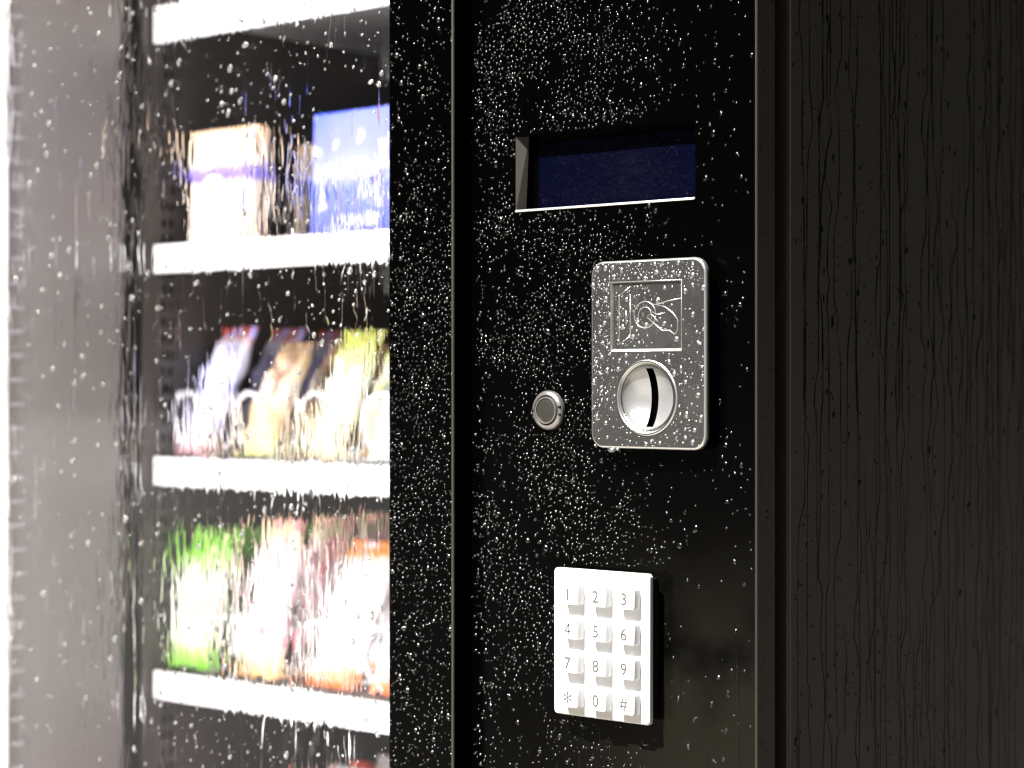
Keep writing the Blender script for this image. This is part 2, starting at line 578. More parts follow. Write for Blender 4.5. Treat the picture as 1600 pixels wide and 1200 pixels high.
# perforated uprights on the inner wall
def upright(x0, x1, y0, y1):
    bm = bmesh.new()
    ym = (y0 + y1) / 2
    for a, b_ in ((y0, y0 + .0022), (ym - .0012, ym + .0012), (y1 - .0022, y1)):
        box(bm, x0, x1, a, b_, 0.56, 1.69)
    z = 0.56
    while z < 1.685:
        box(bm, x0, x1, y0 + .0022, ym - .0012, z, z + 0.0045)
        box(bm, x0, x1, ym + .0012, y1 - .0022, z, z + 0.0045)
        z += 0.0103
    return from_bm('shelf_upright', bm, M['inner'], VM)
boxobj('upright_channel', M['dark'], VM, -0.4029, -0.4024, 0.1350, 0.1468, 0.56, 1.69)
upright(-0.4024, -0.4010, 0.1340, 0.1478)

# shelves
COLS = [-0.3770, -0.3210, -0.2640, -0.2120, -0.1590, -0.1120]
def helix(bm, x, z, r, y0, y1, pitch=0.026, n=14, ph=0.0):
    turns = (y1 - y0) / pitch
    pts = []
    for i in range(int(turns * n)):
        a = 2 * math.pi * i / n + ph
        pts.append((x + r * math.sin(a), y0 + pitch * i / n, z - r * math.cos(a)))
    tube(bm, pts, 0.0018, 5)
SH = [1.4835, 1.3360, 1.2050, 1.0730, 0.9300]
for zi, z in enumerate(SH):
    s = bpy.data.objects.new('shelf', None)
    C.objects.link(s)
    s.parent = VM
    boxobj('rail', M['white'], s, -0.4005, -0.0900, 0.1290, 0.1320, z - (0.0175 if zi else .023), z, bev=0.0009)
    boxobj('tray', M['tray'], s, -0.4000, -0.0905, 0.1322, 0.640, z - 0.0060, z - 0.0042)
    boxobj('crossmember', M['tray'], s, -0.3990, -0.0915, 0.330, 0.360, z - 0.0240, z - 0.0062)
    cols = COLS if zi != 1 else [-0.3550, -0.2480, -0.2120, -0.1500]
    for cx in cols:
        r = 0.0205
        bm = bmesh.new()
        helix(bm, cx, z + r - 0.001, r, 0.1335, 0.44, 0.028 if zi != 1 else .036, ph=2.4)
        from_bm('coil', bm, M['coil'], s)

# ------------------------------------------------------------------ display
DP = bpy.data.objects.new('display_window', None)
C.objects.link(DP); DP.parent = VM
bm = bmesh.new()
# walls of the recess: slanted left cheek, straight right and top, small bottom chamfer
Y1 = 0.0080
def quad(bm, *ps, mi=0):
    f = bm.faces.new([bm.verts.new(p) for p in ps])
    f.material_index = mi
    return f
quad(bm, (DX0, 0, DZ0), (DX0, 0, DZ1), (0.0057, 0.0050, DZ1), (0.0040, 0.0050, DZ0), mi=1)
quad(bm, (0.0040, 0.0050, DZ0), (0.0057, 0.0050, DZ1), (0.0057, Y1, DZ1), (0.0040, Y1, DZ0))
quad(bm, (DX1, 0, DZ0), (DX1, Y1, DZ0), (DX1, Y1, DZ1), (DX1, 0, DZ1))
quad(bm, (DX0, 0, DZ1), (DX1, 0, DZ1), (DX1, Y1, DZ1), (DX0, Y1, DZ1))
quad(bm, (DX0, 0, DZ0), (DX0, Y1, DZ0 + .0012), (DX1, Y1, DZ0 + .0012), (DX1, 0, DZ0))
from_bm('recess', bm, [M['black'], M['frame']], DP)
boxobj('bottom_lip', M['bright'], DP, DX0, DX1, -0.0007, 0.0008, DZ0 - 0.0002, DZ0 + 0.0008, bev=0.0003)
boxobj('bezel', M['black'], DP, DX0 + .004, DX1, Y1, Y1 + .002, DZ0, DZ1)
boxobj('screen', M['screen'], DP, 0.0095, DX1 - .0008, Y1 - .0006, Y1 - .0001, DZ0 + .0012, DZ1 - .003)

# ------------------------------------------------------------------ coin plate
CM = bpy.data.objects.new('coin_mechanism', None)
C.objects.link(CM); CM.parent = VM
PF = -0.0080
cx, cz, cr = 0.0802, 1.2443, 0.0158
sx0, sx1, sz0, sz1 = 0.0618, 0.0982, 1.2636, 1.2928
bm = bmesh.new()
sq = [(sx0, sz0), (sx1, sz0), (sx1, sz1), (sx0, sz1)]
ci = circle(cx, cz, cr)
hv = solid_plate(bm, rrect(0.0508, 0.1103, 1.2229, 1.3018, 0.0065, 10), PF, PF + 0.0022, 0.0012, holes=[sq, ci])
# recessed square for the pictogram, with chamfered walls
d = 0.0009
sq2 = [(sx0 + d * .5, sz0 + d * 1.2), (sx1 - d * .5, sz0 + d * 1.2), (sx1 - d * .5, sz1 - d * .5), (sx0 + d * .5, sz1 - d * .5)]
inner = [bm.verts.new((x, PF + d, z)) for x, z in sq2]
for i in range(4):
    f = bm.faces.new((hv[0][i], hv[0][(i + 1) % 4], inner[(i + 1) % 4], inner[i]))
bm.faces.new(inner)
# ring round the dish: a half-round bead, then a step down
prof = [(cr, PF), (cr - .0003, PF - .0006), (cr - .0009, PF - .0006), (cr - .0013, PF + .0002), (cr - .0016, PF + .0008), (0.0132, PF + .0008), (0.0131, PF + 0.0014)]
n = 64
loops = []
for r_, y_ in prof:
    loops.append([(cx + r_ * math.cos(2 * math.pi * i / n), y_, cz + r_ * math.sin(2 * math.pi * i / n)) for i in range(n)])
loft(bm, loops, True)
bmesh.ops.remove_doubles(bm, verts=bm.verts, dist=1e-6)
bmesh.ops.recalc_face_normals(bm, faces=bm.faces)
o = from_bm('face_plate', bm, M['steel'], CM)
repaint(o, [M['steel'], M['rim']], lambda n, c: 1 if (n.y > -.97 and (c.y > PF + .00002 or math.hypot(c.x - cx, c.z - cz) < cr + .0001)) else 0)
bm = bmesh.new()
hv = solid_plate(bm, rrect(0.0545, 0.1066, 1.2266, 1.2981, 0.003, 4), PF + 0.0029, -0.0002, 0.0003, holes=[circle(cx, cz, 0.0140, 32)])
wall = [bm.verts.new((v.co.x, -0.0002, v.co.z)) for v in hv[0]]
for i in range(32):
    bm.faces.new((hv[0][i], hv[0][(i + 1) % 32], wall[(i + 1) % 32], wall[i]))
from_bm('housing', bm, M['rubber'], CM)
# concave dish with the vertical slot cut out of it
RD, DD = 0.0131, 0.0052
bm = bmesh.new()
xs = [-RD * math.cos(math.pi * i / 44) for i in range(45)]
xs = sorted([x for x in xs if abs(x) > 0.0019] + [-0.0018, 0.0018])
def dishp(x, z):
    rr = min(1.0, (x * x + z * z) / (RD * RD))
    return PF + 0.0010 + DD * (1 - rr) ** 0.75
NZ = 28
for side in (-1, 1):
    cols_ = [x for x in xs if x * side > 0]
    grid = []
    for x in cols_:
        h = math.sqrt(max(0, RD * RD - x * x))
        grid.append([bm.verts.new((cx + x, dishp(x, h * math.cos(math.pi * j / NZ)), cz + h * math.cos(math.pi * j / NZ))) for j in range(NZ + 1)])
    for a, b_ in zip(grid, grid[1:]):
        for j in range(NZ):
            f = bm.faces.new((a[j], a[j + 1], b_[j + 1], b_[j]))
            f.smooth = True
# lands above and below the slot
for s in (1, -1):
    rows = []
    for k in range(4):
        zz = s * (RD * 0.999 - k * 0.00028)
        w = min(0.0018, math.sqrt(max(0, RD * RD - zz * zz)))
        rows.append([bm.verts.new((cx + x, dishp(x, zz), cz + zz)) for x in (-w, 0, w)])
    for a, b_ in zip(rows, rows[1:]):
        for j in range(2):
            f = bm.faces.new((a[j], a[j + 1], b_[j + 1], b_[j]))
            f.smooth = True
bmesh.ops.remove_doubles(bm, verts=bm.verts, dist=1e-7)
bmesh.ops.recalc_face_normals(bm, faces=bm.faces)
f0 = max(bm.faces, key=lambda f: -abs(f.calc_center_median().x - cx) - abs(f.calc_center_median().z - cz))
if f0.normal.y > 0:
    bmesh.ops.reverse_faces(bm, faces=bm.faces)
from_bm('slot_dish', bm, M['dish'], CM)
boxobj('coin_slot', M['slot'], CM, cx - .0030, cx + .0030, PF + 0.0066, PF + 0.0078, cz - 0.0129, cz + 0.0129)
# pictogram: raised outlines of a machine with slot, a coin and a hand
bm = bmesh.new()
PY = PF + d - 0.0001
def pic(pts, closed=False, r=0.00022):
    # pts in 0..1 of the square
    tube(bm, [(sx0 + u * (sx1 - sx0), PY, sz0 + v * (sz1 - sz0)) for u, v in pts], r, 6, closed)
def arc(cu, cv, ru, rv, a0, a1, n=22):
    return [(cu + ru * math.cos(R(a0 + (a1 - a0) * i / n)), cv + rv * math.sin(R(a0 + (a1 - a0) * i / n))) for i in range(n + 1)]
pic([(.10, .10), (.10, .80), (.26, .93)])
pic([(.10, .10), (.26, .22)])
pic([(.26, .22), (.26, .80)])
pic([(.20, .38), (.20, .58)])
pic(arc(.47, .52, .155, .19, 0, 360)[:-1], True)
pic(arc(.47, .50, .095, .13, -20, 215))
pic([(.99, .74), (.80, .71), (.64, .66), (.55, .67)])
pic([(.64, .66), (.76, .62), (.86, .54), (.93, .44), (.93, .30), (.89, .23), (.82, .29), (.72, .29), (.66, .34), (.50, .48)])
pic([(.50, .50), (.56, .53), (.66, .42)])
pic([(.57, .56), (.64, .52), (.76, .54)])
pic([(.66, .42), (.60, .47)])
tube(bm, [(x, PF - .00005, z) for x, z in sq], .00022, 6, True)
from_bm('pictogram', bm, M['rim'], CM)

# ------------------------------------------------------------------ push button
PB = bpy.data.objects.new('push_button', None)
C.objects.link(PB); PB.parent = VM
bx, bz = 0.0216, 1.2385
def lathe(name, prof, m, parent, n=48):
    bm = bmesh.new()
    loft(bm, [[(bx + r_ * math.cos(2 * math.pi * i / n), y_, bz + r_ * math.sin(2 * math.pi * i / n)) for i in range(n)] for r_, y_ in prof], True)
    bmesh.ops.recalc_face_normals(bm, faces=bm.faces)
    o = from_bm(name, bm, m, parent)
    o.data.set_sharp_from_angle(angle=R(40))
    return o
lathe('bezel_ring', [(.00867, .0), (.00867, -.0012), (.0080, -.0022), (.0068, -.0026), (.0066, -.0024), (.0064, -.0010), (.0064, .0)], M['ringm'], PB)
lathe('gap_ring', [(.0065, -.0013), (.0058, -.0013)], M['rubber'], PB)
lathe('cap_rim', [(.0060, -.0008), (.0060, -.0026), (.0058, -.0030), (.0053, -.0030), (.0052, -.0026)], M['ringm'], PB)
lathe('cap', [(.0053, -.0026), (.0040, -.0027), (.0020, -.0028), (.00001, -.0028)], M['capm'], PB)
bm = bmesh.new()
box(bm, bx - .0082, bx - .0070, -.0029, -.0020, bz - .0003, bz + .0003)
box(bm, bx + .0068, bx + .0080, -.0027, -.0018, bz + .0011, bz + .0020)
box(bm, bx + .0069, bx + .0080, -.0027, -.0018, bz - .0022, bz - .0014)
from_bm('notch', bm, M['rubber'], PB)

# ------------------------------------------------------------------ keypad
KP = bpy.data.objects.new('keypad', None)
C.objects.link(KP); KP.parent = VM
KF = -0.0090
bm = bmesh.new()
solid_plate(bm, rrect(0.0312, 0.0824, 1.1083, 1.1711, 0.0018, 6), KF, KF + 0.0026, 0.0011)
from_bm('key_plate', bm, M['key'], KP)
boxobj('housing', M['rubber'], KP, 0.0335, 0.0803, KF + 0.0027, -0.0002, 1.1105, 1.1688)
KX = [0.0434, 0.0584, 0.0733]
KZ = [1.1607, 1.1460, 1.1315, 1.1169]
CH = ['123', '456', '789', '*0#']
def glyph(ch, size):
    if ch == '4':                       # drawn by hand: three strokes of even width
        me = bpy.data.meshes.new('glyph')
        b4 = bmesh.new()
        for q_ in (((.30, 0), (.40, 0), (.40, .70), (.30, .70)), ((.0, .18), (.50, .18), (.50, .26), (.0, .26)),
                   ((.0, .22), (.10, .22), (.40, .70), (.30, .70))):
            b4.faces.new([b4.verts.new((x_ * size * .92, y_ * size, 0)) for x_, y_ in q_])
        b4.to_mesh(me); b4.free()
        return me
    cu = bpy.data.curves.new('glyph', 'FONT')
    cu.body = ch
    cu.size = 1.0
    cu.offset = 0.008
    cu.align_x, cu.align_y = 'CENTER', 'CENTER'
    cu.resolution_u = 4
    o = bpy.data.objects.new('glyph', cu)
    C.objects.link(o)
    bpy.context.view_layer.update()
    me = bpy.data.meshes.new_from_object(o.evaluated_get(bpy.context.evaluated_depsgraph_get()))
    me.transform(Matrix.Scale(size, 4))
    bpy.data.objects.remove(o)
    bpy.data.curves.remove(cu)
    return me
KH = 0.0042
for ri in range(4):
    for ci_ in range(3):
        ch = CH[ri][ci_]
        bm = bmesh.new()
        loops = []
        for k, (dy, hw, rr) in enumerate([(0.0, .0047, .0012), (-KH + .0006, .0045, .0011), (-KH + .0002, .0044, .0010), (-KH, .0042, .0009)]):
            loops.append([(x, KF + dy, z) for x, z in rrect(-hw, hw, -hw, hw, rr, 4)])
        vl = loft(bm, loops, True)
        f = bm.faces.new(vl[-1])
        f.normal_update()
        bmesh.ops.recalc_face_normals(bm, faces=bm.faces)
        me = glyph(ch, 0.0072 if ch != '*' else 0.0105)
        v0 = len(bm.verts)
        tmp = bmesh.new()
        tmp.from_mesh(me)
        zs = [v.co.y for v in tmp.verts]; xs_ = [v.co.x for v in tmp.verts]
        oy, ox = (max(zs) + min(zs)) / 2, (max(xs_) + min(xs_)) / 2
        vm = {v.index: bm.verts.new((v.co.x - ox - 0.0010, KF - KH - 0.00006, v.co.y - oy - .0002)) for v in tmp.verts}
        for f in tmp.faces:
            try:
                g = bm.faces.new([vm[v.index] for v in f.verts])
                g.material_index = 1
                g.normal_update()
                if g.normal.y > 0:
                    g.normal_flip()
            except ValueError:
                pass
        tmp.free()
        k = from_bm('key', bm, [M['key'], M['ink']], KP)
        k.location = (KX[ci_], 0, KZ[ri])
        nm = {'*': 'an asterisk', '#': 'a hash sign'}.get(ch, 'the digit ' + ch)
        k['label'] = 'white square key with ' + nm

# ------------------------------------------------------------------ goods
def wrap_mat(name, stops, blob=None, blob_scale=40, rough=0.35):
    """printed wrapper: colours in bands from bottom to top with irregular printed patches"""
    m = mat(name, (1, 1, 1), rough)
    nt, p = nodes_of(m)
    tc = nt.nodes.new('ShaderNodeTexCoord')
    sp = nt.nodes.new('ShaderNodeSeparateXYZ')
    nt.links.new(tc.outputs['Generated'], sp.inputs[0])
    n = nt.nodes.new('ShaderNodeTexNoise')
    n.inputs['Scale'].default_value = 3.5
    nt.links.new(tc.outputs['Generated'], n.inputs['Vector'])
    ma = nt.nodes.new('ShaderNodeMath'); ma.operation = 'MULTIPLY_ADD'
    ma.inputs[1].default_value = 0.22; ma.inputs[2].default_value = -0.11
    nt.links.new(n.outputs['Fac'], ma.inputs[0])
    ad = nt.nodes.new('ShaderNodeMath'); ad.operation = 'ADD'
    nt.links.new(ma.outputs[0], ad.inputs[0]); nt.links.new(sp.outputs['Z'], ad.inputs[1])
    cr_ = nt.nodes.new('ShaderNodeValToRGB')
    el = cr_.color_ramp.elements
    while len(el) > 1:
        el.remove(el[-1])
    el[0].position, el[0].color = stops[0][0], (*stops[0][1], 1)
    for pos, col in stops[1:]:
        e = el.new(pos); e.color = (*col, 1)
    nt.links.new(ad.outputs[0], cr_.inputs[0])
    out = cr_.outputs[0]
    if blob:
        n2 = nt.nodes.new('ShaderNodeTexNoise')
        n2.inputs['Scale'].default_value = 5.0
        n2.inputs['Detail'].default_value = 1
        nt.links.new(tc.outputs['Generated'], n2.inputs['Vector'])
        mr_ = nt.nodes.new('ShaderNodeMapRange')
        mr_.inputs['From Min'].default_value = 0.56; mr_.inputs['From Max'].default_value = 0.60
        nt.links.new(n2.outputs['Fac'], mr_.inputs['Value'])
        mi_ = nt.nodes.new('ShaderNodeMix'); mi_.data_type = 'RGBA'
        mi_.inputs[7].default_value = (*blob, 1)
        nt.links.new(mr_.outputs[0], mi_.inputs[0]); nt.links.new(out, mi_.inputs[6])
        out = mi_.outputs[2]
    nt.links.new(out, p.inputs['Base Color'])
    return m

def bag_mesh(w, h, t, seed, m, mtop=None):
    rng = random.Random(seed)
    nu, nv = 14, 22
    w = w * .90
    bm = bmesh.new()
    ph = [rng.random() * 6.28 for _ in range(8)]
    def P(u, v, side):
        e = (math.sin(math.pi * u) ** 0.55) * (math.sin(math.pi * min(1, max(0, (v - .06) / .88))) ** 0.5 if .06 < v < .94 else 0)
        x = (u - .5) * w * (1 - 0.10 * math.sin(math.pi * v))
        cr = 0.10 * t * (math.sin(19 * u + ph[0] + 7 * v) + math.sin(25 * v + ph[1] + 5 * u) + math.sin(31 * u + 17 * v + ph[2]))
        y = side * (t * .5 * e + cr * e) + (0.0006 * math.sin(60 * u) if e == 0 else 0)
        z = v * h
        return (x, y, z)
    g = {}
    for side in (-1, 1):
        for i in range(nu + 1):
            for j in range(nv + 1):
                if side == 1 and (i in (0, nu) or j in (0, nv)):
                    g[side, i, j] = g[-1, i, j]
                else:
                    g[side, i, j] = bm.verts.new(P(i / nu, j / nv, side))
    for side in (-1, 1):
        for i in range(nu):
            for j in range(nv):
                vs_ = [g[side, i, j], g[side, i + 1, j], g[side, i + 1, j + 1], g[side, i, j + 1]]
                if side == 1:
                    vs_ = vs_[::-1]
                f = bm.faces.new(vs_)
                f.smooth = True
    me = bpy.data.meshes.new('snack_bag')
    bm.to_mesh(me); bm.free()
    me.materials.append(m)
    return me

def carton_mesh(w, h, t, m):
    bm = bmesh.new()
    box(bm, -w / 2, w / 2, 0, t, 0, h, 0.0012, 2)
    me = bpy.data.meshes.new('carton')
    bm.to_mesh(me); bm.free()
    me.materials.append(m)
    return me

ORD = ['frontmost', 'second', 'third', 'fourth']
def stock(name, cat, me, desc, where, x, z, y0, dy, n, tilt, group, rz=0, dx=0):
    for k in range(n):
        o = bpy.data.objects.new(name, me)
        C.objects.link(o)
        o.location = (x + dx * k, y0 + dy * k, z)
        o.rotation_euler = (-R(tilt), 0, R(rz + (k * 37 % 7 - 3) * .6))
        lab = '%s, %s of its row %s' % (desc, ORD[k], where)
        o['label'], o['category'], o['group'] = lab, cat, group

z1, z2, z3, z4, z0 = SH[1], SH[2], SH[3], SH[4], SH[0]
# shelf 2 of the picture: cartons
mc1 = wrap_mat('cream_carton', [(0, (.80, .62, .48)), (.5, (.80, .66, .52)), (.56, (.22, .16, .60)), (.66, (.30, .24, .62)), (.70, (.82, .70, .58)), (1, (.75, .50, .32))])
stock('carton', 'carton', carton_mesh(.060, .070, .012, mc1), 'cream carton with a purple line of print', 'beside the blue packets', -.3560, z1 + .0005, .1450, .09, 2, 2, 'cartons on the second shelf')
mc2 = wrap_mat('blue_packet', [(0, (.01, .03, .45)), (.35, (.02, .06, .55)), (.45, (.30, .33, .75)), (.70, (.10, .12, .62)), (1, (.01, .05, .55))], blob=(.60, .60, .78))
stock('packet', 'packet', carton_mesh(.080, .072, .016, mc2), 'blue packet with white print', 'on the second shelf', -.2390, z1 + .0005, .1450, .05, 2, 2, 'packets on the second shelf')
mc3 = wrap_mat('brown_packet', [(0, (.30, .12, .05)), (.5, (.55, .25, .10)), (1, (.3, .1, .05))])
stock('packet', 'packet', carton_mesh(.058, .060, .014, mc3), 'brown packet with orange print', 'by the black frame strip', -.1480, z1 + .0005, .1470, .036, 2, 2, 'packets on the second shelf')

# shelf 3: leaning bags
def bags(specs, z, shelfname, group):
    for i, (x, w, h, t, tilt, m, desc, where, n, y0) in enumerate(specs):
        me = bag_mesh(w, h, t, i + int(z * 1000), m)
        stock('snack_bag', 'snack bag', me, desc, where, x, z + .001, y0, .042, min(n, 3), tilt, group)
b1 = wrap_mat('bag_violet', [(0, (.60, .28, .28)), (.15, (.75, .70, .74)), (.5, (.50, .50, .82)), (.80, (.72, .72, .90)), (.92, (.50, .12, .10)), (1, (.42, .06, .05))], blob=(.42, .40, .80))
b2 = wrap_mat('bag_brown', [(0, (.45, .45, .20)), (.3, (.65, .42, .22)), (.55, (.70, .62, .55)), (.8, (.50, .34, .20)), (1, (.30, .20, .12))], blob=(.30, .18, .12))
b3 = wrap_mat('bag_yellow', [(0, (.70, .50, .30)), (.3, (.75, .66, .50)), (.55, (.78, .78, .70)), (.85, (.60, .65, .15)), (1, (.45, .50, .06))], blob=(.70, .70, .32))
b4 = wrap_mat('bag_teal', [(0, (.70, .75, .76)), (.6, (.60, .72, .72)), (.8, (.05, .28, .28)), (1, (.03, .20, .20))], blob=(.80, .82, .82))
b5 = wrap_mat('bag_orange', [(0, (.6, .25, .08)), (.5, (.75, .45, .2)), (.8, (.6, .28, .1)), (1, (.7, .45, .4))])
G2 = 'snack bags on the third shelf'
bags([(-.3800, .036, .090, .020, 27, b1, 'violet snack bag with red top', 'nearest the liner', 4, .143),
      (-.3230, .036, .078, .020, 27, b2, 'brown snack bag', 'second from the liner', 4, .143),
      (-.2650, .038, .084, .020, 25, b3, 'yellow snack bag', 'third from the liner', 4, .143),
      (-.2130, .038, .060, .020, 25, b4, 'white and teal snack bag', 'on the third shelf', 3, .143),
      (-.1590, .046, .095, .020, 12, b5, 'orange snack bag', 'on the third shelf', 3, .143)], z2, 'third', G2)
# shelf 4
g1 = wrap_mat('bag_green', [(0, (.16, .42, .03)), (.12, (.35, .55, .15)), (.25, (.72, .78, .60)), (.65, (.74, .78, .68)), (.78, (.18, .50, .03)), (1, (.14, .45, .02))], blob=(.45, .62, .22))
g2 = wrap_mat('bag_pink', [(0, (.70, .35, .12)), (.10, (.70, .50, .30)), (.25, (.78, .66, .66)), (.75, (.80, .66, .68)), (.88, (.75, .62, .42)), (1, (.62, .48, .28))], blob=(.70, .22, .28))
g3 = wrap_mat('bag_orange_white', [(0, (.62, .12, .02)), (.09, (.70, .25, .08)), (.14, (.76, .74, .76)), (.80, (.78, .76, .78)), (.88, (.75, .30, .06)), (1, (.66, .16, .03))], blob=(.76, .60, .60))
g4 = wrap_mat('bag_tan', [(0, (.5, .2, .1)), (.4, (.7, .5, .3)), (1, (.55, .40, .22))])
G3 = 'snack bags on the fourth shelf'
bags([(-.3820, .046, .088, .022, 13, g1, 'green and white snack bag', 'nearest the grey liner', 4, .142),
      (-.3190, .042, .097, .022, 13, g2, 'pink snack bag with tan top', 'beside the green bags', 4, .142),
      (-.2580, .048, .092, .022, 25, g3, 'white snack bag with orange foot and top', 'beside the pink bags', 4, .142),
      (-.2080, .046, .070, .022, 25, g3, 'white snack bag with orange foot', 'by the frame', 3, .142),
      (-.1560, .046, .090, .022, 12, g4, 'tan snack bag', 'on the fourth shelf', 3, .142)], z3, 'fourth', G3)
# lowest visible shelf: tops only
h1 = wrap_mat('bag_grey', [(0, (.3, .28, .26)), (1, (.30, .27, .26))])
h2 = wrap_mat('bag_red', [(0, (.5, .05, .04)), (1, (.5, .04, .03))])
G4 = 'snack bags on the lowest shelf in view'
bags([(-.3240, .050, .078, .024, 10, h2, 'red snack bag', 'on the lowest shelf', 3, .150),
      (-.2620, .052, .095, .030, 10, h1, 'grey snack bag', 'beside the red bags', 3, .150),
      (-.2050, .052, .095, .030, 10, h1, 'grey snack bag', 'at the bottom by the frame', 3, .150)], z4, 'fifth', G4)
t1 = wrap_mat('bag_mixed', [(0, (.2, .5, .1)), (.3, (.7, .1, .05)), (1, (.6, .6, .5))])
bags([(-.3560, .050, .090, .020, 10, t1, 'green and red snack bag', 'on the topmost shelf in view', 2, .145),
      (-.3000, .050, .090, .020, 10, b5, 'orange snack bag', 'on the topmost shelf in view', 2, .145),
      (-.2420, .050, .090, .020, 10, b4, 'pale snack bag', 'on the topmost shelf in view', 2, .145)], z0, 'top', 'snack bags on the top shelf in view')

# ------------------------------------------------------------------ rain
rng = np.random.default_rng(11)
XV, ZV, NV = (1, 0, 0), (0, 0, 1), (0, -1, 0)

def scatter(n, x0, x1, z0_, z1_, dens, rmin, rmax, power=3.0, hk=0.45, avoid=None):
    out = []
    xs = rng.uniform(x0, x1, n * 6); zs = rng.uniform(z0_, z1_, n * 6)
    d_ = dens(xs, zs)
    keep = rng.random(n * 6) < d_
    xs, zs = xs[keep][:n], zs[keep][:n]
    u = rng.random(len(xs))
    r = rmin + (rmax - rmin) * u ** power
    if avoid is not None:
        k = ~avoid(xs, zs)
        xs, zs, r = xs[k], zs[k], r[k]
    # keep the drops from running into each other
    cell, grid, ok = rmax * 3.4, {}, []
    order = np.argsort(-r)
    for i_ in order:
        a_, b2_ = int(xs[i_] / cell), int(zs[i_] / cell)
        good = True
        for da in (-1, 0, 1):
            for db in (-1, 0, 1):
                for (x_, z_, r_) in grid.get((a_ + da, b2_ + db), ()):
                    if (x_ - xs[i_]) ** 2 + (z_ - zs[i_]) ** 2 < (1.7 * (r_ + r[i_])) ** 2:
                        good = False
        if good:
            grid.setdefault((a_, b2_), []).append((xs[i_], zs[i_], r[i_]))
            ok.append(i_)
    ok = np.array(ok, dtype=int)
    xs, zs, r = xs[ok], zs[ok], r[ok]
    el = rng.uniform(0.9, 1.2, len(xs))
    return np.stack([xs, zs, r, r * el, r * hk * rng.uniform(.85, 1.2, len(xs))], -1)

def smooth(a, b_, x):
    t = np.clip((x - a) / (b_ - a), 0, 1)
    return t * t * (3 - 2 * t)

def on_fittings(x, z):
    coin = (x > .0500) & (x < .1112) & (z > 1.2220) & (z < 1.3027)
    key = (x > .0304) & (x < .0832) & (z > 1.1075) & (z < 1.1720)
    but = (x - bx) ** 2 + (z - bz) ** 2 < .0092 ** 2
    lcd = (x > DX0 - .0006) & (x < DX1 + .0006) & (z > DZ0 - .001) & (z < DZ1 + .0006)
    return coin | key | but | lcd

def dens_panel(x, z):
    d = 1.0 - 0.93 * smooth(0.045, 0.095, x)
    d *= (0.15 + 0.85 * smooth(.25, .75, vnoise(x, z, 0.014))) * (0.35 + .65 * vnoise(x, z, .004))
    d *= 0.40 + 0.60 * smooth(1.10, 1.20, z)
    d *= smooth(-.0245, -.0190, x)
    return d
def run_path(a, b0, b1, w, h, wob, seedv, step=.0016):
    r_ = random.Random(seedv)
    pts = []
    b_ = b0
    drift = 0
    tgt = 0
    n_ = max(6, int((b0 - b1) / step))
    for i in range(n_ + 1):
        if r_.random() < .07:
            tgt = r_.uniform(-1, 1) * wob
        drift += (tgt - drift) * .22
        t_ = i / n_
        env = min(1, t_ * 8 + .15) * min(1, (1 - t_) * 10 + .0)
        ww = w * (0.55 + .45 * math.sin(i * .31 + seedv) * math.sin(i * .11 + seedv * 2) + .25 * r_.random()) * max(env, .02)
        if t_ > .95:
            ww *= 1.6
        pts.append((a + drift, b0 + (b1 - b0) * t_, max(ww, .00004), h * max(env, .02)))
    return pts
items = scatter(8200, -0.0245, 0.1270, 1.02, 1.46, dens_panel, .00023, .00056, 2.4, avoid=on_fittings)
big = scatter(420, -0.020, 0.1270, 1.02, 1.46, lambda x, z: (0.25 + .75 * vnoise(x, z, .02)) * (1 - .5 * smooth(.05, .1, x)), .0008, .0015, 2.5, avoid=on_fittings)
o = drops('water_drops', M['bead'], (0, 0, 0), XV, ZV, NV, items, 10, seed=2, wobble=0.25)
o['kind'] = 'stuff'; o['label'] = 'fine pinpoint raindrops on the black control panel'; o['category'] = 'water'
o = drops('water_drops', M['water'], (0, 0, 0), XV, ZV, NV, big, 12, seed=22)
def stuff(o, label):
    o['kind'] = 'stuff'; o['label'] = label
    o['category'] = 'water'
stuff(o, 'larger clear raindrops on the black control panel')
items = scatter(3000, GX1 + .001, -0.0262, 1.02, 1.46, lambda x, z: (0.2 + .8 * vnoise(x, z, .012)) * (1 - .75 * smooth(1.30, 1.36, z)) * (0.4 + .6 * smooth(1.09, 1.16, z)), .00023, .00054, 2.4)
big = scatter(90, GX1 + .002, -0.0270, 1.02, 1.46, lambda x, z: .5 + 0 * x, .0008, .0012, 2)
o = drops('water_drops', M['bead'], (0, SY, 0), XV, ZV, NV, np.concatenate([items, big]), 10, seed=3, wobble=0.3)
stuff(o, 'fine bright raindrops on the black strip beside the glass')

paths = []
for i_ in range(14):
    a_ = rng.uniform(.030, .124); t_ = rng.uniform(1.06, 1.16)
    paths.append(run_path(a_, t_, max(1.0, t_ - rng.uniform(.02, .09)), rng.uniform(.0002, .0004), .00012, .0018, 700 + i_))
paths.append(run_path(.0895, 1.46, 1.405, .00022, .0001, .0004, 777))
o = runs('water_runs', M['wet'], (0, 0, 0), XV, ZV, NV, [p_ for p_ in paths if not on_fittings(np.array([p_[0][0]]), np.array([p_[len(p_) // 2][1]]))[0]])
stuff(o, 'thin dark runs of rain low on the black control panel')
# row of drops hanging on the lip above the display, and one under the coin plate
it = [(.0125, 1.3618, .0011, .0005, .0006), (.0175, 1.3622, .0010, .0005, .0006), (.0265, 1.3624, .0014, .0006, .0007),
      (.0520, 1.3640, .0011, .0007, .0007), (.0570, 1.3644, .0009, .0006, .0006), (.0640, 1.3646, .0009, .0008, .0007), (.0720, 1.3640, .0010, .0004, .0005)]
o = drops('water_drops', M['water'], (0, 0, 0), XV, ZV, NV, it, 14, seed=4)
stuff(o, 'row of larger raindrops above the blue display')

